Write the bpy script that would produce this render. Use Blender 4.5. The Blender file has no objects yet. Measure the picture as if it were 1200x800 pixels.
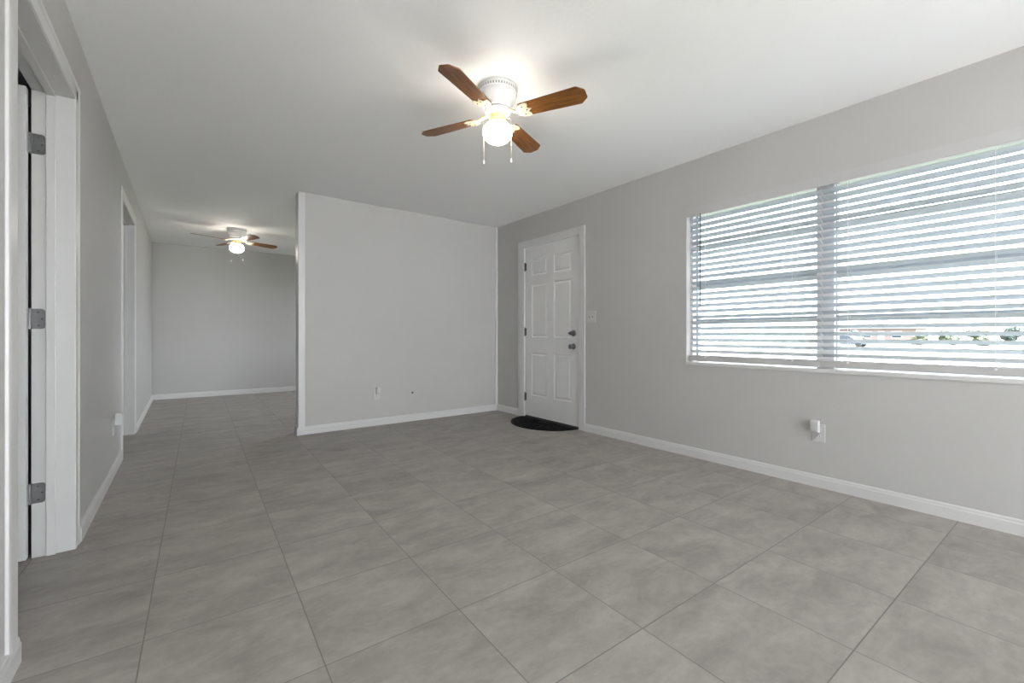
import bpy, bmesh, math, random
from mathutils import Vector, Matrix
random.seed(7)
S = bpy.context.scene
C = S.collection
PI = math.pi

# ------------------------------------------------------------------ camera, sky, exposure
YAW = 0.647
cam_data = bpy.data.cameras.new('camera')
cam = bpy.data.objects.new('camera', cam_data); C.objects.link(cam)
cam.location = (0, 0, 1.0)
cam.rotation_euler = (PI/2, 0, -YAW)
cam_data.sensor_width = 36.0
cam_data.lens = 15.1854
cam_data.shift_y = -0.00607
cam_data.clip_start = 0.02
cam_data.clip_end = 500
S.camera = cam

SKY_STRENGTH = 6.4
SKY_SUNWARD = 16.0
world = bpy.data.worlds.new('overcast_sky'); S.world = world
world.use_nodes = True
wn = world.node_tree.nodes; wl = world.node_tree.links
wn.clear()
w_out = wn.new('ShaderNodeOutputWorld'); w_bg = wn.new('ShaderNodeBackground')
w_bg.inputs['Color'].default_value = (0.93, 0.965, 1.03, 1)
# overcast sky, made brightest towards -y to send more light through the rear door
w_tc = wn.new('ShaderNodeTexCoord'); w_dot = wn.new('ShaderNodeVectorMath'); w_dot.operation = 'DOT_PRODUCT'
w_dot.inputs[1].default_value = Vector((-0.12, -0.90, 0.42)).normalized()
wl.new(w_tc.outputs['Generated'], w_dot.inputs[0])
w_mr = wn.new('ShaderNodeMapRange'); w_mr.interpolation_type = 'SMOOTHSTEP'
w_mr.inputs['From Min'].default_value = 0.15; w_mr.inputs['From Max'].default_value = 1.0
w_mr.inputs['To Min'].default_value = SKY_STRENGTH; w_mr.inputs['To Max'].default_value = SKY_SUNWARD
wl.new(w_dot.outputs['Value'], w_mr.inputs['Value']); wl.new(w_mr.outputs['Result'], w_bg.inputs['Strength'])
wl.new(w_bg.outputs['Background'], w_out.inputs['Surface'])

SUN = 66.0
sun_d = bpy.data.lights.new('sun', 'SUN'); sun_d.energy = SUN; sun_d.angle = math.radians(8); sun_d.color = (0.975, 0.985, 1.0)
sun = bpy.data.objects.new('sun', sun_d); C.objects.link(sun)
sun.rotation_euler = (math.radians(57), 0, 0)     # sun added on the -y side, shining through the rear door for bounce light
S.view_settings.view_transform = 'Standard'
S.view_settings.look = 'None'
S.view_settings.exposure = 0.46
S.view_settings.gamma = 1.0
S.view_settings.use_curve_mapping = False
S.cycles.use_denoising = True
S.cycles.max_bounces = 16
S.cycles.diffuse_bounces = 10
S.cycles.transparent_max_bounces = 24
S.cycles.sample_clamp_indirect = 8.0

BULB = 20.0            # radiance of the frosted globes
BULB_COLOR = (1.0, 0.92, 0.80, 1)

# daylight enters by the windows: portals tell the renderer where the openings to the sky are
def portal(name, loc, rot, sx, sy):
    d = bpy.data.lights.new(name, 'AREA'); d.shape = 'RECTANGLE'; d.size = sx; d.size_y = sy
    d.cycles.is_portal = True
    o = bpy.data.objects.new(name, d); C.objects.link(o); o.location = loc; o.rotation_euler = rot
    return o

# ------------------------------------------------------------------ room dimensions
H = 2.44
XR, XL = 3.329, -0.415        # right wall, left wall (room faces)
YB = 4.735                    # face of the partition
YF = 8.63                     # far wall
YN = -4.6                     # rear wall behind the viewer
XW = -2.8                     # outer side of the rooms behind the left wall
WT = 0.20                     # block wall thickness
WIN = (-0.45, 1.995, 0.757, 2.043)   # window opening: y0, y1, z0, z1
FWIN = (5.2, 8.0, 0.7, 2.1)  # far-room window, added out of view to brighten that room
RDOOR = (0.2, 2.5, 0.0, 2.25)         # sliding door added unseen behind the viewer to bring in daylight
YBED = 0.9                           # the bedrooms start here
BWIN = (-3.9, -1.7, 0.757, 2.043)  # second front window, added unseen behind the viewer to light the left wall
DOOR = (3.21, 4.158, 0.0, 2.078)

# ------------------------------------------------------------------ materials
def mat(name, color, rough=0.5, metal=0.0, noise=None, bump=None, spec=0.5, emit=None, alpha=None, coat=0.0):
    m = bpy.data.materials.new(name); m.use_nodes = True
    nt = m.node_tree; b = nt.nodes['Principled BSDF']
    b.inputs['Base Color'].default_value = (*color, 1)
    b.inputs['Roughness'].default_value = rough
    b.inputs['Metallic'].default_value = metal
    b.inputs['Specular IOR Level'].default_value = spec
    b.inputs['Coat Weight'].default_value = coat
    tc = nt.nodes.new('ShaderNodeTexCoord')
    if noise:
        scale, amt = noise
        n = nt.nodes.new('ShaderNodeTexNoise'); n.inputs['Scale'].default_value = scale; n.inputs['Detail'].default_value = 5
        nt.links.new(tc.outputs['Object'], n.inputs['Vector'])
        r = nt.nodes.new('ShaderNodeMapRange')
        r.inputs['From Min'].default_value = 0.25; r.inputs['From Max'].default_value = 0.75
        r.inputs['To Min'].default_value = 1 - amt; r.inputs['To Max'].default_value = 1 + amt
        nt.links.new(n.outputs['Fac'], r.inputs['Value'])
        mx = nt.nodes.new('ShaderNodeVectorMath'); mx.operation = 'SCALE'
        mx.inputs[0].default_value = color
        nt.links.new(r.outputs['Result'], mx.inputs['Scale'])
        nt.links.new(mx.outputs['Vector'], b.inputs['Base Color'])
    if bump:
        scale, strength, dist = bump
        n2 = nt.nodes.new('ShaderNodeTexNoise'); n2.inputs['Scale'].default_value = scale; n2.inputs['Detail'].default_value = 4
        nt.links.new(tc.outputs['Object'], n2.inputs['Vector'])
        bp = nt.nodes.new('ShaderNodeBump'); bp.inputs['Strength'].default_value = strength; bp.inputs['Distance'].default_value = dist
        nt.links.new(n2.outputs['Fac'], bp.inputs['Height'])
        nt.links.new(bp.outputs['Normal'], b.inputs['Normal'])
    if emit:
        b.inputs['Emission Color'].default_value = emit[0]; b.inputs['Emission Strength'].default_value = emit[1]
    return m

M = {}
M['wall'] = mat('gray_wall_paint', (0.49, 0.485, 0.475), 0.62, noise=(1.7, 0.02), bump=(90, 0.12, 0.002), spec=0.3)
M['ceiling'] = mat('white_ceiling_paint', (0.88, 0.88, 0.88), 0.75, noise=(1.2, 0.012), bump=(45, 0.22, 0.004), spec=0.2)
M['trim'] = mat('white_semi_gloss_trim', (0.62, 0.617, 0.61), 0.34, noise=(6, 0.012), bump=(30, 0.04, 0.001))
M['door'] = mat('white_door_paint', (0.73, 0.727, 0.72), 0.36, noise=(5, 0.012), bump=(40, 0.03, 0.001))
M['plastic'] = mat('white_plastic', (0.56, 0.56, 0.555), 0.32, noise=(20, 0.01))
M['plate'] = mat('wall_plate_plastic', (0.54, 0.54, 0.535), 0.34, noise=(20, 0.01))
M['toggle'] = mat('switch_toggle', (0.26, 0.26, 0.26), 0.4, noise=(30, 0.02))
M['slot'] = mat('dark_slot', (0.06, 0.06, 0.06), 0.6, noise=(40, 0.05))
M['nickel'] = mat('satin_nickel', (0.20, 0.20, 0.205), 0.36, 0.8, noise=(60, 0.05))
M['hinge'] = mat('brushed_steel_hinge', (0.20, 0.20, 0.205), 0.42, 0.6, noise=(60, 0.06))
M['dark_metal'] = mat('dark_bronze', (0.07, 0.068, 0.065), 0.4, 0.7, noise=(40, 0.05))
M['rubber'] = mat('black_rubber', (0.004, 0.004, 0.004), 0.7, noise=(60, 0.3), bump=(150, 0.4, 0.002), spec=0.15)
M['threshold'] = mat('dark_threshold', (0.03, 0.03, 0.03), 0.5, 0.3, noise=(30, 0.1))
M['alu'] = mat('aluminium_window_frame', (0.40, 0.44, 0.48), 0.45, 0.35, noise=(30, 0.03))
M['post'] = mat('painted_window_post', (0.82, 0.80, 0.79), 0.45, noise=(9, 0.015))
M['slat'] = mat('white_blind_slat', (0.52, 0.565, 0.60), 0.38, noise=(3, 0.015))
M['rail'] = mat('white_blind_rail', (0.50, 0.495, 0.495), 0.40, noise=(3, 0.015))
M['cord'] = mat('white_blind_cord', (0.80, 0.80, 0.80), 0.7, noise=(80, 0.03))
M['wand'] = mat('smoky_clear_wand', (0.12, 0.14, 0.15), 0.25, noise=(30, 0.05))
M['fan_white'] = mat('white_fan_enamel', (0.78, 0.78, 0.78), 0.30, noise=(20, 0.01))
M['fan_iron'] = mat('cream_white_blade_bracket', (0.62, 0.54, 0.38), 0.30, noise=(20, 0.02))
M['yellow_fitter'] = mat('yellow_metal_fitter', (0.86, 0.68, 0.34), 0.28, 0.5, noise=(20, 0.03))  # even yellow base colour over the whole fitter
M['globe'] = mat('lit_frosted_globe', (0.95, 0.93, 0.88), 0.3, emit=(BULB_COLOR, BULB), noise=(10, 0.01))
M['chain'] = mat('pull_chain_metal', (0.46, 0.42, 0.34), 0.4, 0.5, noise=(90, 0.04))
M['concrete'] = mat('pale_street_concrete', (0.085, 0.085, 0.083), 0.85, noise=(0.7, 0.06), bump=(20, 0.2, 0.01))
M['bounce_deck'] = mat('added_bounce_deck', (0.66, 0.65, 0.63), 0.85, noise=(0.7, 0.05), bump=(20, 0.2, 0.01))  # unseen pale ground, added to bounce sun up through the rear door
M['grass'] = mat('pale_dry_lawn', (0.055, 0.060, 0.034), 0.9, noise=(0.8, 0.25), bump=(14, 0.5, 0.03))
M['leaf'] = mat('shrub_leaves', (0.030, 0.044, 0.018), 0.7, noise=(3.0, 0.55), bump=(9, 0.8, 0.1))
M['leaf_dark'] = mat('dark_shrub_leaves', (0.013, 0.026, 0.019), 0.7, noise=(3.0, 0.5), bump=(9, 0.8, 0.1))
M['bark'] = mat('tree_bark', (0.12, 0.09, 0.07), 0.9, noise=(8, 0.3), bump=(20, 0.6, 0.03))
M['stucco'] = mat('pale_pink_stucco', (0.16, 0.125, 0.115), 0.9, noise=(2, 0.05), bump=(40, 0.2, 0.01))
M['roofing'] = mat('gray_roof_shingles', (0.14,0.14,0.145), 0.9, noise=(6, 0.2), bump=(14, 0.5, 0.02))
M['eave'] = mat('painted_eave_boards', (0.30, 0.36, 0.33), 0.7, noise=(4, 0.04))
M['car_paint'] = mat('silver_blue_car_paint', (0.07, 0.09, 0.12), 0.3, 0.4, noise=(5, 0.02), coat=0.5)
M['car_glass'] = mat('dark_car_glass', (0.02, 0.03, 0.04), 0.1, noise=(5, 0.1))
M['tyre'] = mat('tyre_rubber', (0.02, 0.02, 0.02), 0.8, noise=(30, 0.1))
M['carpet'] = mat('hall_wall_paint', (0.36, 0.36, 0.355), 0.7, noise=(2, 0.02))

def glass_mat():
    m = bpy.data.materials.new('clear_window_glass'); m.use_nodes = True
    nt = m.node_tree; nt.nodes.clear()
    o = nt.nodes.new('ShaderNodeOutputMaterial'); mx = nt.nodes.new('ShaderNodeMixShader')
    t = nt.nodes.new('ShaderNodeBsdfTransparent'); t.inputs['Color'].default_value = (0.95, 0.955, 0.955, 1)
    g = nt.nodes.new('ShaderNodeBsdfGlossy'); g.inputs['Roughness'].default_value = 0.03
    f = nt.nodes.new('ShaderNodeFresnel'); f.inputs['IOR'].default_value = 1.3
    nt.links.new(f.outputs['Fac'], mx.inputs['Fac'])
    nt.links.new(t.outputs['BSDF'], mx.inputs[1]); nt.links.new(g.outputs['BSDF'], mx.inputs[2])
    nt.links.new(mx.outputs['Shader'], o.inputs['Surface'])
    return m
M['glass'] = glass_mat()

def wood_mat():
    m = bpy.data.materials.new('stained_oak_blade'); m.use_nodes = True
    nt = m.node_tree; b = nt.nodes['Principled BSDF']
    tc = nt.nodes.new('ShaderNodeTexCoord'); mp = nt.nodes.new('ShaderNodeMapping')
    mp.inputs['Scale'].default_value = (2.2, 26, 8)
    nt.links.new(tc.outputs['Object'], mp.inputs['Vector'])
    n = nt.nodes.new('ShaderNodeTexNoise'); n.inputs['Scale'].default_value = 3.2; n.inputs['Detail'].default_value = 6; n.inputs['Distortion'].default_value = 0.6
    nt.links.new(mp.outputs['Vector'], n.inputs['Vector'])
    r = nt.nodes.new('ShaderNodeValToRGB')
    r.color_ramp.elements[0].position = 0.32; r.color_ramp.elements[0].color = (0.100, 0.036, 0.008, 1)
    r.color_ramp.elements[1].position = 0.70; r.color_ramp.elements[1].color = (0.270, 0.105, 0.020, 1)
    nt.links.new(n.outputs['Fac'], r.inputs['Fac']); nt.links.new(r.outputs['Color'], b.inputs['Base Color'])
    b.inputs['Roughness'].default_value = 0.38
    return m
M['wood'] = wood_mat()

def floor_mat():
    T = 0.458; TX, TY, ROT = 0.3192, 0.4682, -0.0204
    m = bpy.data.materials.new('gray_porcelain_tile'); m.use_nodes = True
    nt = m.node_tree; N = nt.nodes; L = nt.links; b = N['Principled BSDF']
    tc = N.new('ShaderNodeTexCoord')
    def vm(op, a, v=None):
        n = N.new('ShaderNodeVectorMath'); n.operation = op
        L.new(a, n.inputs[0])
        if v is not None:
            if isinstance(v, tuple): n.inputs[1].default_value = v
            else: L.new(v, n.inputs[1])
        return n.outputs['Vector']
    def ma(op, a, v=None, c=None):
        n = N.new('ShaderNodeMath'); n.operation = op
        for i, x in enumerate((a, v, c)):
            if x is None: continue
            if isinstance(x, (int, float)): n.inputs[i].default_value = x
            else: L.new(x, n.inputs[i])
        return n.outputs[0]
    p = vm('SUBTRACT', tc.outputs['Object'], (TX, TY, 0))
    rot = N.new('ShaderNodeVectorRotate'); rot.rotation_type = 'Z_AXIS'; rot.inputs['Angle'].default_value = -ROT
    L.new(p, rot.inputs['Vector'])
    q = vm('MULTIPLY', rot.outputs['Vector'], (1/T, 1/T, 1))
    idx = vm('FLOOR', q); fr = vm('FRACTION', q)
    sep = N.new('ShaderNodeSeparateXYZ'); L.new(fr, sep.inputs[0])
    def edge(x): return ma('MINIMUM', x, ma('SUBTRACT', 1.0, x))
    ed = ma('MINIMUM', edge(sep.outputs['X']), edge(sep.outputs['Y']))
    mr = N.new('ShaderNodeMapRange'); mr.interpolation_type = 'SMOOTHSTEP'
    mr.inputs['From Min'].default_value = 0.0024; mr.inputs['From Max'].default_value = 0.0056
    L.new(ed, mr.inputs['Value'])                       # 0 in the joint, 1 on the tile
    wn_ = N.new('ShaderNodeTexWhiteNoise'); wn_.noise_dimensions = '2D'
    L.new(idx, wn_.inputs['Vector'])
    # stone clouding, each tile cut from another piece of stone
    off = vm('MULTIPLY', wn_.outputs['Color'], (17.0, 23.0, 5.0))
    loc = vm('ADD', rot.outputs['Vector'], off)
    st = vm('MULTIPLY', loc, (2.6, 5.2, 1.0))
    n1 = N.new('ShaderNodeTexNoise'); n1.inputs['Scale'].default_value = 1.25; n1.inputs['Detail'].default_value = 10; n1.inputs['Roughness'].default_value = 0.70; n1.inputs['Distortion'].default_value = 0.35
    L.new(st, n1.inputs['Vector'])
    n2 = N.new('ShaderNodeTexNoise'); n2.inputs['Scale'].default_value = 34; n2.inputs['Detail'].default_value = 6
    L.new(loc, n2.inputs['Vector'])
    v1 = N.new('ShaderNodeMapRange'); v1.inputs['From Min'].default_value = 0.28; v1.inputs['From Max'].default_value = 0.74
    v1.inputs['To Min'].default_value = 0.70; v1.inputs['To Max'].default_value = 1.27
    L.new(n1.outputs['Fac'], v1.inputs['Value'])
    v2 = ma('MULTIPLY_ADD', n2.outputs['Fac'], 0.20, 0.90)
    v3 = ma('MULTIPLY_ADD', wn_.outputs['Value'], 0.05, 0.975)
    v = ma('MULTIPLY', ma('MULTIPLY', v1.outputs['Result'], v2), v3)
    sc = N.new('ShaderNodeVectorMath'); sc.operation = 'SCALE'; sc.inputs[0].default_value = (0.330, 0.312, 0.289)
    L.new(v, sc.inputs['Scale'])
    mix = N.new('ShaderNodeMix'); mix.data_type = 'RGBA'
    mix.inputs['A'].default_value = (0.185, 0.175, 0.163, 1)
    L.new(mr.outputs['Result'], mix.inputs['Factor']); L.new(sc.outputs['Vector'], mix.inputs['B'])
    L.new(mix.outputs['Result'], b.inputs['Base Color'])
    b.inputs['Roughness'].default_value = 0.46
    b.inputs['Specular IOR Level'].default_value = 0.4
    h = ma('ADD', mr.outputs['Result'], ma('MULTIPLY', n2.outputs['Fac'], 0.08))
    bp = N.new('ShaderNodeBump'); bp.inputs['Strength'].default_value = 0.35; bp.inputs['Distance'].default_value = 0.002
    L.new(h, bp.inputs['Height']); L.new(bp.outputs['Normal'], b.inputs['Normal'])
    return m
M['tile'] = floor_mat()

# ------------------------------------------------------------------ mesh helpers
def box(bm, x0, x1, y0, y1, z0, z1, mtx=None):
    vs = [bm.verts.new((x, y, z)) for x in (x0, x1) for y in (y0, y1) for z in (z0, z1)]
    if mtx:
        for v in vs: v.co = mtx @ v.co
    for f in ((0,1,3,2),(4,6,7,5),(0,4,5,1),(2,3,7,6),(0,2,6,4),(1,5,7,3)):
        bm.faces.new([vs[i] for i in f])
    return vs

def prism(bm, pts, a, b, axis, mtx=None):
    """polygon pts extruded from a to b along axis (0, 1 or 2); pts are the other two coordinates in cyclic order."""
    def mk(p, t):
        if axis == 0: c = (t, p[0], p[1])
        elif axis == 1: c = (p[0], t, p[1])
        else: c = (p[0], p[1], t)
        v = Vector(c)
        return bm.verts.new(mtx @ v if mtx else v)
    A = [mk(p, a) for p in pts]; B = [mk(p, b) for p in pts]
    n = len(pts)
    bm.faces.new(A); bm.faces.new(B[::-1])
    for i in range(n): bm.faces.new([A[i], B[i], B[(i+1) % n], A[(i+1) % n]])
    return A + B

def lathe(bm, prof, n=40, mtx=None):
    """profile of (radius, z) turned round z; radius 0 closes to a point."""
    rings = []
    for r, z in prof:
        if r < 1e-6:
            v = Vector((0, 0, z)); rings.append([bm.verts.new(mtx @ v if mtx else v)])
        else:
            ring = []
            for k in range(n):
                a = 2*PI*k/n; v = Vector((r*math.cos(a), r*math.sin(a), z))
                ring.append(bm.verts.new(mtx @ v if mtx else v))
            rings.append(ring)
    for p, q in zip(rings, rings[1:]):
        for k in range(n):
            k2 = (k+1) % n
            if len(p) == 1 and len(q) == 1: continue
            if len(p) == 1: bm.faces.new([p[0], q[k2], q[k]])
            elif len(q) == 1: bm.faces.new([p[k], p[k2], q[0]])
            else: bm.faces.new([p[k], p[k2], q[k2], q[k]])

def tube(bm, pts, r, n=8):
    pts = [Vector(p) for p in pts]; rings = []
    for i, p in enumerate(pts):
        d = (pts[min(i+1, len(pts)-1)] - pts[max(i-1, 0)]).normalized()
        u = d.orthogonal().normalized() if i == 0 else (u - d*u.dot(d)).normalized()
        w = d.cross(u); rr = r[i] if isinstance(r, (list, tuple)) else r
        rings.append([bm.verts.new(p + (u*math.cos(2*PI*k/n) + w*math.sin(2*PI*k/n))*rr) for k in range(n)])
    for a, b in zip(rings, rings[1:]):
        for k in range(n): bm.faces.new([a[k], a[(k+1) % n], b[(k+1) % n], b[k]])
    bm.faces.new(rings[0][::-1]); bm.faces.new(rings[-1])

def obj(name, bm, m, parent=None, smooth=False, bevel=0.0, segs=2, loc=None):
    bmesh.ops.recalc_face_normals(bm, faces=bm.faces)
    me = bpy.data.meshes.new(name); bm.to_mesh(me); bm.free()
    me.materials.append(m)
    if smooth:
        for p in me.polygons: p.use_smooth = True
        try: me.set_sharp_from_angle(angle=math.radians(38))
        except Exception: pass
    o = bpy.data.objects.new(name, me); C.objects.link(o)
    if parent: o.parent = parent
    if loc: o.location = loc
    if bevel:
        md = o.modifiers.new('bevel', 'BEVEL'); md.width = bevel; md.segments = segs; md.limit_method = 'ANGLE'
    return o

def NB(): return bmesh.new()

def tag(o, label, cat, group=None, kind=None):
    o['label'] = label; o['category'] = cat
    if group: o['group'] = group
    if kind: o['kind'] = kind
    return o

def thing(name, label, cat, loc=(0, 0, 0), rz=0, group=None, kind=None):
    o = bpy.data.objects.new(name, None); C.objects.link(o)
    o.location = loc; o.rotation_euler = (0, 0, rz); o.empty_display_size = 0.1
    return tag(o, label, cat, group, kind)

def struct(name, bm, m, label, cat, **kw):
    return tag(obj(name, bm, m, **kw), label, cat, kind='structure')

def copy_tree(o, parent=None):
    c = o.copy(); C.objects.link(c); c.parent = parent
    for ch in list(o.children): copy_tree(ch, c)
    return c

def wall_y(bm, x0, x1, y0, y1, holes, z1=H):
    """wall running along y, holes = (y0, y1, z0, z1) in rising y."""
    y = y0
    for a, b, c, d in holes:
        box(bm, x0, x1, y, a, 0, z1)
        if c > 0: box(bm, x0, x1, a, b, 0, c)
        if d < z1: box(bm, x0, x1, a, b, d, z1)
        y = b
    box(bm, x0, x1, y, y1, 0, z1)

# ------------------------------------------------------------------ room shell
EX = 0.25
bm = NB(); box(bm, XL-0.115, XR+WT, YN-WT, YF+EX, -0.12, 0); box(bm, XW-EX, XL-0.115, YBED, YF+EX, -0.12, 0)
struct('floor', bm, M['tile'], 'gray square porcelain tiles laid straight across both rooms', 'floor')
bm = NB(); box(bm, XL-0.115, XR+WT, YN-WT, YF+EX, H, H+0.12); box(bm, XW-EX, XL-0.115, YBED, YF+EX, H, H+0.12)
struct('ceiling', bm, M['ceiling'], 'plain white painted ceiling over both rooms', 'ceiling')

bm = NB(); wall_y(bm, XR, XR+WT, YN-WT, YF+EX, [BWIN, WIN, DOOR, FWIN])
struct('wall_right', bm, M['wall'], 'long gray wall holding the white front door and the wide window', 'wall')
D1 = (1.952, 2.862, 0, 2.122); D2 = (4.745, 5.80, 0, 2.135)
bm = NB(); wall_y(bm, XL-0.115, XL, YN, YF, [D1, D2])
struct('wall_left', bm, M['wall'], 'long gray wall with two doorways opposite the window', 'wall')
bm = NB(); box(bm, 0.905, XR, YB, YB+0.12, 0, H)
struct('wall_partition', bm, M['wall'], 'gray partition wall ending at a white corner board', 'wall')
bm = NB()
prism(bm, [(XL-0.115, YF+0.055), (XR, YF-0.105), (XR, YF+EX), (XL-0.115, YF+EX)], 0, H, 2)
struct('wall_far', bm, M['wall'], 'gray end wall of the far room behind the smaller looking fan', 'wall')
bm = NB()
box(bm, XL-0.115, RDOOR[0], YN-WT, YN, 0, H); box(bm, RDOOR[1], XR, YN-WT, YN, 0, H); box(bm, RDOOR[0], RDOOR[1], YN-WT, YN, RDOOR[3], H)
struct('wall_rear', bm, M['wall'], 'gray wall with the added sliding glass door facing the partition', 'wall')
# rooms behind the left wall
bm = NB(); box(bm, XW-EX, XW, YBED, YF+EX, 0, H)
struct('wall_outer', bm, M['carpet'], 'gray outer wall of the bedrooms behind the doorways', 'wall')
bm = NB(); box(bm, XW, XL-0.115, 4.0, 4.1, 0, H)
struct('wall_bedroom', bm, M['carpet'], 'gray wall between the two bedrooms', 'wall')
bm = NB(); box(bm, XW, XL-0.115, YBED, YBED+0.12, 0, H)
struct('wall_bedroom_rear', bm, M['carpet'], 'gray rear wall of the bedroom behind the open door', 'wall')
bm = NB(); box(bm, XW, XL-0.115, YF, YF+EX, 0, H)
struct('wall_bedroom_far', bm, M['carpet'], 'gray end wall of the second bedroom', 'wall')

# ------------------------------------------------------------------ baseboards
BH, BT = 0.080, 0.013
def base_profile(side=1):
    return [(0, 0), (BT*side, 0), (BT*side, BH-0.022), ((BT-0.003)*side, BH-0.016), ((BT-0.004)*side, BH-0.006), ((BT-0.008)*side, BH), (0, BH)]
def base_y(name, x, side, y0, y1, label):
    bm = NB(); prism(bm, [(x+px, pz) for px, pz in base_profile(side)], y0, y1, 1)
    return struct(name, bm, M['trim'], label, 'baseboard')
def base_x(name, y, side, x0, x1, label, rot=None):
    bm = NB(); prism(bm, [(y+py, pz) for py, pz in base_profile(side)], x0, x1, 0, mtx=rot)
    return struct(name, bm, M['trim'], label, 'baseboard')
base_y('baseboard_right', XR, -1, YN, 3.130, 'long white baseboard under the window')
base_y('baseboard_right', XR, -1, 4.270, YB-BT, 'short white baseboard between the front door and the partition corner')
base_y('baseboard_right_far', XR, -1, YB+0.12, YF-0.12, 'white baseboard of the far room under its added window')
base_x('baseboard_partition', YB, -1, 0.892, XR-BT, 'white baseboard along the gray partition wall')
bm = NB(); prism(bm, [(0.897+px, pz) for px, pz in base_profile(-1)], YB-BT, YB+0.12+BT, 1)
struct('baseboard_partition_end', bm, M['trim'], 'stub of white baseboard round the end of the partition', 'baseboard')
base_y('baseboard_left', XL, 1, 2.926, 4.668, 'white baseboard between the two doorways of the left wall')
base_y('baseboard_left', XL, 1, 5.872, YF+0.04, 'white baseboard past the second doorway in the far room')
base_y('baseboard_left', XL, 1, YN, 1.966, 'white baseboard of the wall piece on the near side of the open bedroom door')
rotf = Matrix.Translation((XL, YF+0.047, 0)) @ Matrix.Rotation(-0.0427, 4, 'Z')
base_x('baseboard_far', 0, -1, 0.0, 3.75, 'white baseboard along the far end wall', rot=rotf)
base_x('baseboard_rear', YN, 1, XL, RDOOR[0]-0.06, 'white baseboard beside the added sliding glass door')

# ------------------------------------------------------------------ white trim
def casing_y(bm, x, side, ya, yb, z0, z1, t=0.012):
    """flat vertical casing board with an eased outer edge, on a wall facing x*side."""
    a, b = sorted((0, t*side))
    box(bm, x+a, x+b, ya, yb, z0, z1)
# corner board on the partition end and in the inner corner
bm = NB(); box(bm, 0.897, 0.960, YB-0.009, YB+0.0, 0.0, H-0.002); box(bm, 0.897, 0.906, YB, YB+0.12, 0.0, H-0.002)
struct('trim_1', bm, M['trim'], 'white corner board up the free end of the partition', 'trim', bevel=0.002)
bm = NB(); box(bm, XR-0.036, XR, YB-0.014, YB, BH, H-0.002)
struct('trim_2', bm, M['trim'], 'slim white strip in the corner between partition and front door wall', 'trim', bevel=0.002)
# front door casing and jamb
bm = NB()
casing_y(bm, XR, -1, 3.136, 3.222, 0, 2.150); casing_y(bm, XR, -1, 4.146, 4.265, 0, 2.150); casing_y(bm, XR, -1, 3.222, 4.146, 2.064, 2.150)
box(bm, XR, XR+0.11, DOOR[0], 3.224, 0, 2.064); box(bm, XR, XR+0.11, 4.144, DOOR[1], 0, 2.064); box(bm, XR, XR+0.11, DOOR[0], DOOR[1], 2.064, DOOR[3])
struct('trim_3', bm, M['trim'], 'white flat casing framing the front door', 'trim', bevel=0.002)
bm = NB(); prism(bm, [(XR-0.010, 0), (XR+0.13, 0), (XR+0.13, 0.024), (XR+0.02, 0.024), (XR-0.004, 0.010)], 3.224, 4.144, 1)
struct('trim_4', bm, M['threshold'], 'dark metal threshold under the front door', 'threshold')
# bedroom doorway: jamb, stop, casing
def door_frame(name, ya, yb, zt, label, near=0.085, far=0.085, hinge_far=True):
    bm = NB()
    x0, x1 = XL-0.137, XL+0.002
    box(bm, x0, x1, ya-0.018, ya, 0, zt); box(bm, x0, x1, yb, yb+0.018, 0, zt); box(bm, x0, x1, ya-0.018, yb+0.018, zt, zt+0.018)
    s0, s1 = XL-0.090, XL-0.060                      # door stop strip
    box(bm, s0, s1, ya, ya+0.011, 0, zt-0.011); box(bm, s0, s1, yb-0.011, yb, 0, zt-0.011); box(bm, s0, s1, ya, yb, zt-0.011, zt)
    return bm
def casing_profile_y(bm, ya, yb, z0, z1):
    """moulded casing board: thin at the opening, a bead and a rounded back edge (ya = opening side)."""
    d = 1 if yb > ya else -1; w = abs(yb-ya); x = XL
    pts = [(x, ya), (x+0.005, ya), (x+0.006, ya+d*0.006), (x+0.006, ya+d*w*0.60), (x+0.0095, ya+d*w*0.68), (x+0.010, ya+d*w*0.86), (x+0.008, ya+d*w*0.97), (x, yb)]
    prism(bm, pts, z0, z1, 2)
def casing_profile_z(bm, za, zb, y0, y1):
    w = zb-za; x = XL
    pts = [(x, za), (x+0.005, za), (x+0.006, za+0.006), (x+0.006, za+w*0.60), (x+0.0095, za+w*0.68), (x+0.010, za+w*0.86), (x+0.008, za+w*0.97), (x, zb)]
    prism(bm, pts, y0, y1, 1)
bm = door_frame('trim_5', 1.970, 2.842, 2.102, '')
casing_profile_y(bm, 2.844, 2.926, 0, 2.106+0.082); casing_profile_y(bm, 1.968, 1.868, 0, 2.106+0.082); casing_profile_z(bm, 2.106, 2.188, 1.868, 2.926)
struct('trim_5', bm, M['trim'], 'white moulded door frame with hinges at the open bedroom door', 'trim', smooth=False, bevel=0.0015)
bm = door_frame('trim_6', 4.765, 5.782, 2.115, '')
casing_profile_y(bm, 5.786, 5.872, 0, 2.205); casing_profile_y(bm, 4.759, 4.668, 0, 2.205); casing_profile_z(bm, 2.119, 2.205, 4.668, 5.872)
struct('trim_6', bm, M['trim'], 'white moulded frame of the second doorway, past the left outlet', 'trim', bevel=0.0015)

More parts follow.
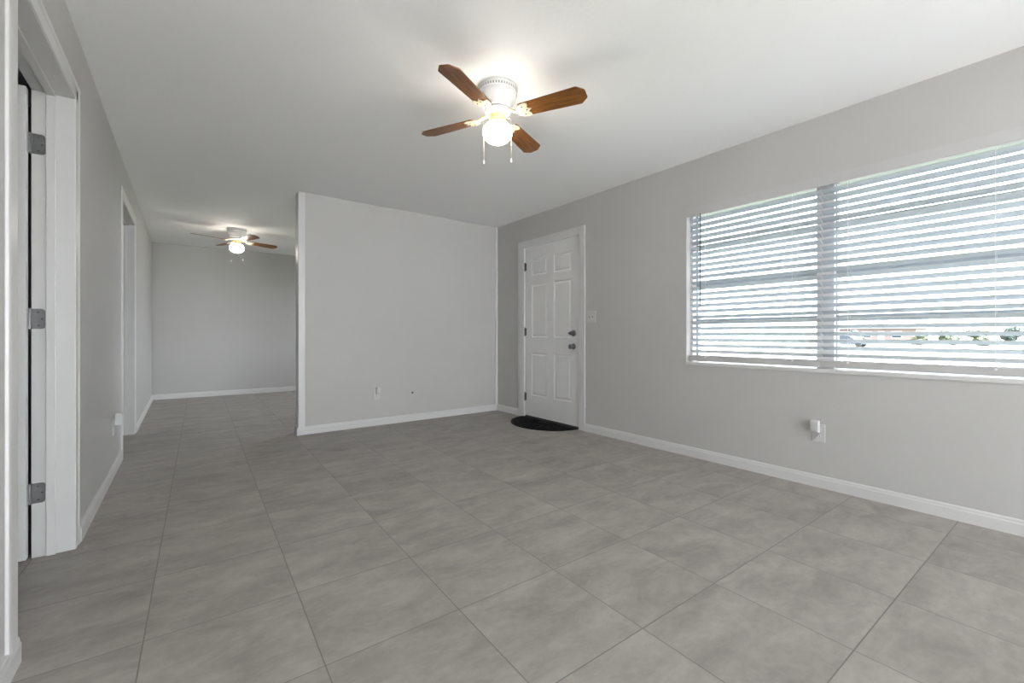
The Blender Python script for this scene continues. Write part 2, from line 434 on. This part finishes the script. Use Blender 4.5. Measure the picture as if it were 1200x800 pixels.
# ------------------------------------------------------------------ doors
def panel_leaf(bm, y0, y1, z0, z1, x_face, thick, ys, zs, panels):
    """leaf whose face looks towards -x, with raised panels; panels = set of (column, row) cells of the ys / zs grid."""
    grid = [[bm.verts.new((x_face, y, z)) for z in zs] for y in ys]
    cells = []
    for i in range(len(ys)-1):
        for j in range(len(zs)-1):
            f = bm.faces.new([grid[i][j], grid[i][j+1], grid[i+1][j+1], grid[i+1][j]])
            if (i, j) in panels: cells.append(f)
    bm.normal_update()
    if cells[0].normal.x > 0: bmesh.ops.reverse_faces(bm, faces=bm.faces); bm.normal_update()
    bmesh.ops.inset_individual(bm, faces=cells, thickness=0.014, depth=-0.006)
    bmesh.ops.inset_individual(bm, faces=cells, thickness=0.010, depth=0.0)
    bmesh.ops.inset_individual(bm, faces=cells, thickness=0.022, depth=0.0045)
    # sides and back
    edge = [grid[i][0] for i in range(len(ys))] + [grid[-1][j] for j in range(1, len(zs))] + [grid[i][-1] for i in range(len(ys)-2, -1, -1)] + [grid[0][j] for j in range(len(zs)-2, 0, -1)]
    back = [bm.verts.new((v.co.x+thick, v.co.y, v.co.z)) for v in edge]
    n = len(edge)
    for k in range(n): bm.faces.new([edge[k], edge[(k+1) % n], back[(k+1) % n], back[k]])
    bm.faces.new(back)

DX = XR+0.004
bm = NB()
ys = [3.228, 3.345, 3.345+0.275, 3.345+0.275+0.120, 3.345+0.275+0.120+0.275, 4.140]
zs = [0.026, 0.275, 0.790, 0.975, 1.615, 1.715, 1.915, 2.058]
panel_leaf(bm, 3.228, 4.140, 0.026, 2.058, DX, 0.044, ys, zs, {(1,1),(3,1),(1,3),(3,3),(1,5),(3,5)})
door1 = struct('door_1', bm, M['door'], 'white six panel front door closed behind the black half round mat', 'door')
Rx = Matrix.Rotation(-PI/2, 4, 'Y')     # lathe axis z -> -x
bm = NB(); K = Matrix.Translation((DX, 3.310, 0.880)) @ Rx
lathe(bm, [(0, 0), (0.032, 0), (0.033, 0.004), (0.028, 0.010), (0.013, 0.013), (0.012, 0.030), (0.020, 0.036), (0.027, 0.046), (0.026, 0.058), (0.018, 0.065), (0, 0.067)], 28, K)
obj('door_knob', bm, M['nickel'], door1, smooth=True)
bm = NB(); K = Matrix.Translation((DX, 3.310, 1.022)) @ Rx
lathe(bm, [(0, 0), (0.033, 0), (0.034, 0.006), (0.030, 0.014), (0.022, 0.018), (0, 0.019)], 28, K)
box(bm, DX-0.046, DX-0.016, 3.305, 3.315, 1.005, 1.040)
lathe(bm, [(0, 0.018), (0.009, 0.018), (0.009, 0.030), (0, 0.030)], 16, K)
dl = obj('deadbolt', bm, M['nickel'], door1, smooth=True)
bm = NB(); K = Matrix.Translation((DX, 3.3605, 1.022)) @ Rx
lathe(bm, [(0, 0), (0.017, 0), (0.017, 0.006), (0.011, 0.012), (0.011, 0.024), (0, 0.026)], 20, K)
obj('door_bolt_knob', bm, M['nickel'], door1, smooth=True)
for z in (0.880, 1.022):
    bm = NB(); box(bm, DX-0.002, DX+0.03, 3.2262, 3.2285, z-0.032, z+0.032)
    obj('latch_plate', bm, M['dark_metal'], door1)
for z in (0.251, 1.042, 1.837):
    bm = NB()
    tube(bm, [(DX-0.006, 4.142, z-0.05), (DX-0.006, 4.142, z+0.05)], 0.0065, 10)
    for zz in (z-0.054, z+0.054): tube(bm, [(DX-0.006, 4.142, zz-0.004), (DX-0.006, 4.142, zz+0.004)], 0.004, 8)
    box(bm, DX-0.0015, DX+0.002, 4.116, 4.142, z-0.045, z+0.045)
    obj('hinge', bm, M['dark_metal'], door1)

# open bedroom door, swung back into the bedroom
bm = NB(); box(bm, -1.375, -0.560, 2.800, 2.835, 0.012, 2.094)
door2 = struct('door_2', bm, M['door'], 'plain white bedroom door standing open inside the first doorway', 'door', bevel=0.0015)
bm = NB(); K = Matrix.Translation((-1.31, 2.800, 0.93)) @ Matrix.Rotation(PI/2, 4, 'X')
lathe(bm, [(0, 0), (0.032, 0), (0.033, 0.004), (0.028, 0.010), (0.013, 0.013), (0.012, 0.030), (0.020, 0.036), (0.027, 0.046), (0.026, 0.058), (0.018, 0.065), (0, 0.067)], 24, K)
obj('door_knob', bm, M['nickel'], door2, smooth=True)
for z in (0.290, 1.074, 1.860):
    bm = NB()
    r = 0.012; x0, x1, z0, z1 = -0.552, -0.508, z-0.045, z+0.045
    pts = [(x0, z0)]
    for k in range(5): a = -PI/2 + k*PI/8; pts.append((x1-r+r*math.cos(a), z0+r+r*math.sin(a)))
    for k in range(5): a = k*PI/8; pts.append((x1-r+r*math.cos(a), z1-r+r*math.sin(a)))
    pts.append((x0, z1))
    prism(bm, pts, 2.8395, 2.842, 1)
    tube(bm, [(-0.556, 2.840, z-0.046), (-0.556, 2.840, z+0.046)], 0.006, 10)
    hg = obj('hinge', bm, M['hinge'], door2)
    for sx, sz in ((-0.530, 0.030), (-0.518, 0.0), (-0.530, -0.030)):
        b2 = NB(); lathe(b2, [(0, 0), (0.0038, 0), (0.003, 0.001), (0, 0.001)], 10, Matrix.Translation((sx, 2.8395, z+sz)) @ Matrix.Rotation(PI/2, 4, 'X'))
        obj('screw', b2, M['slot'], hg)
    b2 = NB(); box(b2, -0.5605, -0.5585, 2.803, 2.834, z-0.045, z+0.045)
    obj('door_hinge_leaf', b2, M['plastic'], hg)

# ------------------------------------------------------------------ window in the right wall
w1 = thing('window_1', 'wide awning window in two units behind the white blinds', 'window', kind='structure')
y0, y1, z0, z1 = WIN
FX0, FX1 = XR+0.125, XR+0.165
MULL = (0.992, 1.092)
bm = NB()
box(bm, XR+0.085, XR+0.130, MULL[0], MULL[1], z0, z1); box(bm, XR+0.130, XR+0.185, MULL[0]+0.03, MULL[1]-0.03, z0, z1)
obj('mullion', bm, M['post'], w1, bevel=0.002)
units = [(MULL[1]-0.025, y1), (y0, MULL[0]+0.025)]
bars = [1.115, 1.430, 1.735]
for a, b in units:
    bm = NB(); fw = 0.030
    box(bm, FX0, FX1, a, a+fw, z0, z1); box(bm, FX0, FX1, b-fw, b, z0, z1)
    box(bm, FX0, FX1, a, b, z0, z0+fw); box(bm, FX0, FX1, a, b, z1-0.035, z1)
    obj('window_frame', bm, M['alu'], w1)
    zz = [z0+fw] + bars + [z1-0.035]
    for zb in bars:
        b2 = NB(); box(b2, FX0-0.006, FX1+0.004, a+fw, b-fw, zb-0.020, zb+0.020)
        obj('sash_rail', b2, M['alu'], w1, bevel=0.002)
    for p, q in zip(zz, zz[1:]):
        b2 = NB(); box(b2, FX0+0.014, FX0+0.018, a+fw-0.004, b-fw+0.004, p-0.004, q+0.004)
        obj('pane', b2, M['glass'], w1)
# left jamb board seen past the blind
bm = NB(); box(bm, XR+0.070, XR+0.125, y1-0.018, y1, z0, z1)
obj('jamb_board', bm, M['post'], w1)
# sill board
bm = NB(); prism(bm, [(XR-0.010, z0+0.002), (XR-0.008, z0-0.003), (XR+0.0, z0-0.003), (XR+0.0, z0), (XR+0.125, z0), (XR+0.125, z0+0.026), (XR-0.004, z0+0.023), (XR-0.010, z0+0.017)], y0, y1, 1)
struct('trim_7', bm, M['trim'], 'white window sill under the blinds', 'window sill')
portal('window_portal', (XR+WT+0.02, (y0+y1)/2, (z0+z1)/2), (0, PI/2, 0), z1-z0, y1-y0)

# ------------------------------------------------------------------ blinds
BX = XR+0.042
SL_W, SL_P, TILT = 0.050, 0.0470, math.radians(26)
def make_blind(name, a, b, label, ladders, wand_y):
    t = thing(name, label, 'blind', (BX, (a+b)/2, 0.80), group='white slatted window blinds')
    o = Vector((BX, (a+b)/2, 0.80))
    def P(x, y, z): return (x-o.x, y-o.y, z-o.z)
    bm = NB()
    x0, x1 = XR-0.001, XR+0.062
    pr_ = [(x0, 2.0425), (x0, 1.979), (x0+0.003, 1.977), (x0+0.006, 1.979), (x0+0.006, 1.990), (x1, 1.990), (x1, 2.0425)]
    prism(bm, [(px-o.x, pz-o.z) for px, pz in pr_], a-o.y, (y1-0.001 if b > 1.9 else b)-o.y, 1)
    obj('headrail', bm, M['rail'], t)
    bm = NB(); xa = BX-0.026
    prism(bm, [(xa-o.x, -0.008), (xa+0.052-o.x, -0.008), (xa+0.052-o.x, 0.030), (xa+0.040-o.x, 0.036), (xa+0.012-o.x, 0.036), (xa-o.x, 0.030)], a-o.y, b-o.y, 1)
    br = obj('bottom_rail', bm, M['rail'], t, bevel=0.002)
    bm = NB(); zc = 1.950; n = 0
    th = 0.0028
    while zc > 0.856:
        pts = []
        for k in range(7):
            u = -SL_W/2 + SL_W*k/6; c_ = 0.0022*(1-(2*u/SL_W)**2)
            pts.append((u, c_))
        pts = pts + [(u, v-th) for u, v in pts[::-1]]
        rp = [(u*math.cos(-TILT) - v*math.sin(-TILT), u*math.sin(-TILT) + v*math.cos(-TILT)) for u, v in pts]
        prism(bm, [(BX-o.x+u, zc-o.z+v) for u, v in rp], a+0.003-o.y, b-0.003-o.y, 1)
        zc -= SL_P; n += 1
    obj('slats', bm, M['slat'], t, smooth=True)
    for y in ladders:
        bm = NB()
        for dx in (-0.0265, 0.0265): tube(bm, [P(BX+dx, y, 0.822), P(BX+dx, y, 1.992)], 0.0009, 6)
        zc = 1.950
        while zc > 0.856:
            tube(bm, [P(BX-0.0275, y-0.0005, zc-0.001+0.0265*math.sin(TILT)), P(BX-0.0275, y-0.0005, zc+0.010)], 0.0022, 6); zc -= SL_P
        obj('ladder_cord', bm, M['cord'], t)
        bm = NB(); lathe(bm, [(0, 0), (0.006, 0), (0.0065, 0.003), (0.004, 0.006), (0, 0.0065)], 14, Matrix.Translation(P(xa, y, 0.824)) @ Rx)
        obj('cord_button', bm, M['cord'], br)
    if wand_y:
        bm = NB(); tube(bm, [P(XR-0.004, wand_y, 1.985), P(XR-0.006, wand_y, 1.26)], 0.0042, 6)
        tube(bm, [P(XR-0.006, wand_y, 1.262), P(XR-0.006, wand_y, 1.240)], [0.0042, 0.006], 8)
        obj('tilt_wand', bm, M['wand'], t)
    return t
make_blind('window_blind', 1.0505, 1.977, 'narrower white blind at the front door end of the window, with the tilt wand', [1.84, 1.215], 1.872)
make_blind('window_blind', y0+0.012, 1.0495, 'wider white blind on the side of the window away from the front door', [0.90, 0.275, -0.31], None)

# ------------------------------------------------------------------ unseen openings added to bring in more daylight
w2 = thing('added_window_2', 'unseen sliding glass door added in the rear wall for daylight', 'window', kind='structure')
bm = NB(); a, b, c_, d = RDOOR
for p, q in ((a, a+0.05), (b-0.05, b), ((a+b)/2-0.03, (a+b)/2+0.03)): box(bm, p, q, YN-0.14, YN-0.06, 0, d)
box(bm, a, b, YN-0.14, YN-0.06, d-0.05, d); box(bm, a, b, YN-0.14, YN-0.06, 0, 0.04)
obj('window_frame', bm, M['alu'], w2)
for p, q in ((a+0.04, (a+b)/2-0.02), ((a+b)/2+0.02, b-0.04)):
    bm = NB(); box(bm, p, q, YN-0.103, YN-0.098, 0.03, d-0.04); obj('pane', bm, M['glass'], w2)
portal('rear_portal', ((a+b)/2, YN-WT-0.02, d/2), (PI/2, 0, 0), b-a, d)
def plain_window(name, label, hole):
    w3 = thing(name, label, 'window', kind='structure')
    a, b, c_, d = hole
    bm = NB()
    for p, q in ((a, a+0.04), (b-0.04, b), ((a+b)/2-0.025, (a+b)/2+0.025)): box(bm, FX0, FX1, p, q, c_, d)
    box(bm, FX0, FX1, a, b, c_, c_+0.04); box(bm, FX0, FX1, a, b, d-0.04, d)
    obj('window_frame', bm, M['alu'], w3)
    for p, q in ((a+0.03, (a+b)/2-0.015), ((a+b)/2+0.015, b-0.03)):
        bm = NB(); box(bm, FX0+0.014, FX0+0.019, p, q, c_+0.03, d-0.03); obj('pane', bm, M['glass'], w3)
    portal(name+'_portal', (XR+WT+0.02, (a+b)/2, (c_+d)/2), (0, PI/2, 0), d-c_, b-a)
plain_window('added_window_3', 'window added to light the far room, hidden by the partition', FWIN)
plain_window('added_window_4', 'unseen second front window added for daylight in the rear part of the room', BWIN)

# ------------------------------------------------------------------ ceiling fans
def make_fan(name, label, loc, ang):
    t = thing(name, label, 'ceiling fan', loc, ang, group='flush mount ceiling fans')
    # z = 0 at the ceiling
    bm = NB()
    lathe(bm, [(0, 0), (0.112, 0), (0.114, -0.004), (0.114, -0.008), (0.110, -0.011), (0.110, -0.030), (0.113, -0.033), (0.113, -0.038), (0.107, -0.042), (0.106, -0.050),
               (0.105, -0.066), (0.098, -0.082), (0.089, -0.098), (0.086, -0.110), (0.084, -0.120), (0.070, -0.127), (0.0, -0.128)], 56)
    can = obj('motor_housing', bm, M['fan_white'], t, smooth=True)
    bm = NB()
    for k in range(44):
        a = 2*PI*k/44
        K = Matrix.Rotation(a, 4, 'Z') @ Matrix.Translation((0.1095, 0, -0.0205))
        box(bm, -0.001, 0.0012, -0.0038, 0.0038, -0.0065, 0.0065, K)
    obj('vent_slots', bm, M['toggle'], can)
    bm = NB()
    for k in range(60):
        a = 2*PI*k/60
        bmesh.ops.create_uvsphere(bm, u_segments=6, v_segments=4, radius=0.0034, matrix=Matrix.Rotation(a, 4, 'Z') @ Matrix.Translation((0.108, 0, -0.0455)))
    obj('beaded_band', bm, M['fan_white'], can, smooth=True)
    bm = NB()
    lathe(bm, [(0, -0.126), (0.064, -0.127), (0.074, -0.131), (0.076, -0.138), (0.070, -0.146), (0.046, -0.150), (0.044, -0.160), (0, -0.160)], 48)
    obj('blade_hub', bm, M['fan_white'], t, smooth=True)
    bm = NB()
    lathe(bm, [(0, -0.158), (0.043, -0.158), (0.047, -0.163), (0.047, -0.176), (0.044, -0.182), (0.049, -0.188), (0.052, -0.196), (0.050, -0.206), (0.0, -0.207)], 40)
    obj('light_fitter', bm, M['yellow_fitter'], t, smooth=True)
    bm = NB(); prof = []
    for k in range(17):
        a = PI/2 - PI*k/16
        prof.append((max(0.0, 0.0865*math.cos(a)) if 0 < k < 16 else 0.0, -0.256 + 0.0665*math.sin(a)))
    lathe(bm, prof, 48)
    obj('globe', bm, M['globe'], t, smooth=True)
    PITCH = math.radians(-11.5); ZB = -0.160
    for q in range(4):
        R = Matrix.Rotation(q*PI/2, 4, 'Z')
        # bracket: forked arm from the hub that widens to a scalloped plate under the blade
        bm = NB()
        tube(bm, [R @ Vector(p) for p in ((0.058, 0, -0.140), (0.090, 0, -0.147), (0.120, 0.004, -0.160), (0.150, 0.004, -0.168))], [0.012, 0.010, 0.009, 0.007], 8)
        Pm = R @ Matrix.Translation((0, 0, ZB)) @ Matrix.Rotation(PITCH, 4, 'X')
        out = [(0.128, -0.020), (0.140, -0.036), (0.160, -0.048), (0.186, -0.054), (0.206, -0.046), (0.204, -0.030), (0.194, -0.018), (0.206, -0.006), (0.218, 0.0),
               (0.206, 0.006), (0.194, 0.018), (0.204, 0.030), (0.206, 0.046), (0.186, 0.054), (0.160, 0.048), (0.140, 0.036), (0.128, 0.020)]
        prism(bm, out, -0.0085, -0.0035, 2, Pm)
        ir = obj('blade_bracket', bm, M['fan_iron'], t, bevel=0.0012)
        for sx, sy in ((0.170, -0.030), (0.170, 0.030), (0.190, 0.0)):
            bm = NB(); lathe(bm, [(0, -0.0115), (0.004, -0.0112), (0.0055, -0.009), (0.0055, -0.008)], 10, Pm @ Matrix.Translation((sx, sy, 0)))
            obj('screw', bm, M['nickel'], ir, smooth=True)
        # blade: own frame along x so the grain follows it
        bm = NB()
        bl = [(0.150, -0.046), (0.165, -0.051), (0.488, -0.064), (0.496, -0.062), (0.530, -0.032), (0.534, -0.024), (0.534, 0.024), (0.530, 0.032), (0.496, 0.062), (0.488, 0.064), (0.165, 0.051), (0.150, 0.046)]
        prism(bm, bl, -0.003, 0.003, 2)
        bo = obj('blade', bm, M['wood'], t, bevel=0.001)
        bo.matrix_local = Pm
    for sgn, ln in ((-1, 0.272), (1, 0.262)):
        a = -YAW - ang
        d = Vector((math.cos(a), math.sin(a), 0)) * sgn
        p0 = d*0.048; p1 = d*0.0805
        bm = NB(); tube(bm, [p0+Vector((0, 0, -0.172)), d*0.072+Vector((0, 0, -0.174)), p1+Vector((0, 0, -0.184)), p1+Vector((0, 0, -0.17-ln+0.025))], 0.0013, 6)
        ch = obj('pull_chain', bm, M['chain'], t)
        bm = NB(); lathe(bm, [(0, 0.016), (0.002, 0.015), (0.0035, 0.008), (0.0055, -0.002), (0.005, -0.010), (0, -0.013)], 12, Matrix.Translation(p1+Vector((0, 0, -0.17-ln+0.012))))
        obj('chain_pull', bm, M['fan_white'], ch, smooth=True)
    return t
make_fan('ceiling_fan', 'white ceiling fan with brown wooden blades on the main room ceiling before the partition', (1.454, 2.065, H), math.radians(26.3))
make_fan('ceiling_fan', 'ceiling fan with lit globe in the far room, past the free end of the partition', (0.556, 6.937, H), math.radians(18.9))

# ------------------------------------------------------------------ electrical plates
def outlet(name, label, loc, rz, group):
    """duplex outlet: local -y faces the room, origin at the middle of the plate on the wall."""
    t = thing(name, label, 'outlet', loc, rz, group=group)
    bm = NB(); box(bm, -0.036, 0.036, -0.006, 0, -0.058, 0.058)
    obj('cover_plate', bm, M['plate'], t, bevel=0.002)
    for s in (-1, 1):
        bm = NB(); z = s*0.0215
        pts = [(0.0165*math.cos(a), z+0.0165*math.sin(a)*0.82) for a in [2*PI*k/20 for k in range(20)]]
        prism(bm, pts, -0.0085, -0.005, 1)
        f = obj('receptacle', bm, M['plate'], t)
        bm = NB()
        for dx in (-0.006, 0.006): box(bm, dx-0.001, dx+0.001, -0.0092, -0.0083, z-0.002, z+0.006)
        obj('slots', bm, M['slot'], f)
    bm = NB(); lathe(bm, [(0, 0.0015), (0.003, 0.001), (0.0035, 0)], 10, Matrix.Translation((0, -0.006, 0)) @ Matrix.Rotation(PI/2, 4, 'X'))
    obj('screw', bm, M['nickel'], t)
    return t
def plug_in(name, label, loc, rz, group, w=0.044, d=0.034, h=0.078):
    t = thing(name, label, 'plug-in device', loc, rz, group=group)
    bm = NB(); prism(bm, [(-d, 0.010), (-d, h-0.012), (-d+0.010, h), (0, h), (0, 0), (-d+0.008, 0)], -w/2, w/2, 0)
    obj('casing', bm, M['plastic'], t, bevel=0.004, segs=3)
    bm = NB(); box(bm, -w*0.30, w*0.30, -d-0.0012, -d+0.001, 0.014, 0.030)
    obj('grille', bm, M['plate'], t)
    return t
GO, GP = 'white wall outlets near the floor', 'white plug-in devices'
outlet('wall_outlet', 'white outlet plate low on the gray wall under the window', (XR, 1.052, 0.357), -PI/2, GO)
plug_in('plug_in_device', 'white plug-in device in the outlet under the window', (XR-0.0085, 1.066, 0.362), -PI/2, GP, w=0.046)
outlet('wall_outlet', 'white outlet plate low on the partition wall', (1.690, YB, 0.345), 0, GO)
plug_in('plug_in_device', 'white plug-in device in the partition wall outlet', (1.703, YB-0.0085, 0.350), 0, GP)
outlet('wall_outlet', 'white outlet plate low on the left wall before the second doorway', (XL, 4.20, 0.345), PI/2, GO)
plug_in('plug_in_device', 'white plug-in device in the outlet beside the second doorway', (XL+0.0085, 4.22, 0.352), PI/2, GP, w=0.05, d=0.045, h=0.085)
t = thing('light_switch', 'white double light switch beside the front door casing', 'light switch', (XR, 3.048, 1.190), -PI/2)
bm = NB(); box(bm, -0.058, 0.058, -0.006, 0, -0.059, 0.059); obj('cover_plate', bm, M['plastic'], t, bevel=0.002)
for s in (-1, 1):
    bm = NB(); prism(bm, [(-0.006, -0.010), (-0.0075, -0.012), (-0.019, 0.008), (-0.016, 0.012), (-0.006, 0.004)], s*0.023-0.005, s*0.023+0.005, 0)
    obj('toggle', bm, M['toggle'], t)
bm = NB(); lathe(bm, [(0, 0.014), (0.006, 0.013), (0.0075, 0.010), (0.0075, 0.003), (0.011, 0.002), (0.011, 0)], 14, Matrix.Translation((2.118, YB, 0.330)) @ Matrix.Rotation(PI/2, 4, 'X'))
tag(obj('cable_stub', bm, M['slot'], smooth=True), 'tiny dark cable stub poking out of the partition wall near its outlet', 'cable stub')

# ------------------------------------------------------------------ doormat
mt = thing('doormat', 'black half round rubber mat on the tiles at the front door', 'doormat', (XR-0.018, 3.700, 0))
RX, RY = 0.408, 0.457
def arc(rx, ry, n=48): return [(-rx*math.sin(PI*k/n), -ry*math.cos(PI*k/n)) for k in range(n+1)]
bm = NB(); prism(bm, arc(RX, RY), 0.0, 0.007, 2); obj('mat_base', bm, M['rubber'], mt)
for f0, f1, h in ((0.945, 0.998, 0.011), (0.80, 0.84, 0.0095), (0.50, 0.54, 0.0095), (0.22, 0.27, 0.0095)):
    bm = NB(); A = arc(RX*f1, RY*f1); B = arc(RX*f0, RY*f0)
    prism(bm, A + B[::-1], 0.005, h, 2)
    obj('raised_border' if f1 > 0.9 else 'raised_ring', bm, M['rubber'], mt)
bm = NB()
for k in range(1, 18):
    a = PI*k/18
    for f0, f1 in ((0.27, 0.50), (0.54, 0.80), (0.84, 0.945)):
        p = Vector((-RX*f0*math.sin(a), -RY*f0*math.cos(a), 0.008)); q = Vector((-RX*f1*math.sin(a), -RY*f1*math.cos(a), 0.008))
        m_ = (p+q)/2 + (q-p).cross(Vector((0, 0, 1)))*0.28*(1 if k % 2 else -1)
        tube(bm, [p, m_, q], 0.0042, 6)
obj('scroll_ribs', bm, M['rubber'], mt)

# ------------------------------------------------------------------ outside, seen between the slats
GZ = -0.40
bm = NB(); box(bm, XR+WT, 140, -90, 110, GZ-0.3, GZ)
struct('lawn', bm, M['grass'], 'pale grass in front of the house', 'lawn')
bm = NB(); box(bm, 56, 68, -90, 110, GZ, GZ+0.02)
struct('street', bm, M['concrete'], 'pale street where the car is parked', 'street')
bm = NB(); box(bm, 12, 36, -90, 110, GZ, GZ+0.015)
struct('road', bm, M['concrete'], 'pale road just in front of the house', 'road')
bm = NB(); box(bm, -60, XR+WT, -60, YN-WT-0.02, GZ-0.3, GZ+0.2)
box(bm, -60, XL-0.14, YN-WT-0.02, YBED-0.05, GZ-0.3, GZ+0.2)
struct('bounce_patio', bm, M['bounce_deck'], 'pale ground added outside the sliding door to bounce light in', 'bounce_patio')
bm = NB(); prism(bm, [(XR+WT, 2.30), (XR+WT+0.62, 2.195), (XR+WT+0.66, 2.195), (XR+WT+0.66, 2.34), (XR+WT, 2.62)], YN-0.6, YF+0.6, 1)
struct('roof_eave', bm, M['eave'], 'painted roof overhang outside the window', 'roof')

def shrub(name, label, x, y, r, h, m, seed):
    rnd = random.Random(seed); bm = NB()
    for k in range(12):
        a = rnd.uniform(0, 2*PI); rr = r*rnd.uniform(0, 0.75)
        cr = r*rnd.uniform(0.32, 0.55); cz = max(cr*0.8, rnd.uniform(0.35, 1.0)*h - cr)
        K = Matrix.Translation((rr*math.cos(a), rr*math.sin(a), cz)) @ Matrix.Diagonal((cr, cr, cr*0.9, 1))
        vs = bmesh.ops.create_icosphere(bm, subdivisions=3, radius=1.0, matrix=K)['verts']
        c0 = K.translation
        for v in vs: v.co = c0 + (v.co-c0)*rnd.uniform(0.80, 1.18)
    for v in bm.verts:
        if v.co.z < 0: v.co.z = 0
    o = obj(name, bm, m, loc=(x, y, GZ))
    return tag(o, label, 'shrub', 'shrubs across the street')
shrub('shrub', 'dark green shrub behind the parked car', 84, 21.5, 1.4, 2.3, M['leaf_dark'], 1)
shrub('shrub', 'yellow green shrub at the end of the row next to the pink house', 86, 14.4, 1.1, 2.2, M['leaf'], 2)
shrub('shrub', 'leafy green shrub second from the pink house along the row', 86, 11.5, 1.15, 2.5, M['leaf'], 3)
shrub('shrub', 'bushy green shrub third from the pink house along the row', 86, 8.6, 1.15, 2.4, M['leaf'], 4)
shrub('shrub', 'dark green shrub at the end of the row away from the pink house', 86, 5.7, 1.15, 2.6, M['leaf_dark'], 5)

hs = thing('house', 'pale pink single storey house across the street', 'house', (102, 23, GZ))
bm = NB(); box(bm, -4, 4, -6, 6, 0, 2.6); obj('wall', bm, M['stucco'], hs)
bm = NB(); prism(bm, [(-4.6, 2.6), (0, 4.0), (4.6, 2.6)], -6.6, 6.6, 1); obj('roof', bm, M['roofing'], hs)
for yy in (-3.5, 0.6, 3.8):
    bm = NB(); box(bm, -4.06, -3.98, yy-0.7, yy+0.7, 0.9, 2.1); wf = obj('window_frame', bm, M['trim'], hs)
    bm = NB(); box(bm, -4.08, -4.05, yy-0.62, yy+0.62, 0.98, 2.02); obj('pane', bm, M['car_glass'], wf)
bm = NB(); box(bm, -4.06, -3.98, -1.9, -1.0, 0.05, 2.1); obj('front_door', bm, M['trim'], hs)

cr = thing('car', 'parked silver blue car seen low between the slats', 'car', (63.5, 17.2, GZ+0.02))
bm = NB()
body = [(-2.2, 0.30), (-2.2, 0.72), (-1.9, 0.86), (-1.0, 0.92), (-0.45, 1.38), (0.95, 1.40), (1.65, 0.98), (2.15, 0.92), (2.22, 0.32)]
prism(bm, body, -0.85, 0.85, 0); obj('body', bm, M['car_paint'], cr, bevel=0.05, segs=3)
for x in (-0.86, 0.86):
    bm = NB(); prism(bm, [(-0.85, 0.94), (-0.38, 1.32), (0.88, 1.33), (1.40, 0.98)], x-0.012, x+0.012, 0); obj('side_window', bm, M['car_glass'], cr)
for y_ in (-1.35, 1.35):
    for x in (-0.80, 0.80):
        bm = NB(); lathe(bm, [(0, -0.10), (0.30, -0.10), (0.32, -0.06), (0.32, 0.06), (0.30, 0.10), (0, 0.10)], 24, Matrix.Translation((x, y_, 0.32)) @ Matrix.Rotation(PI/2, 4, 'Y'))
        obj('wheel', bm, M['tyre'], cr, smooth=True)
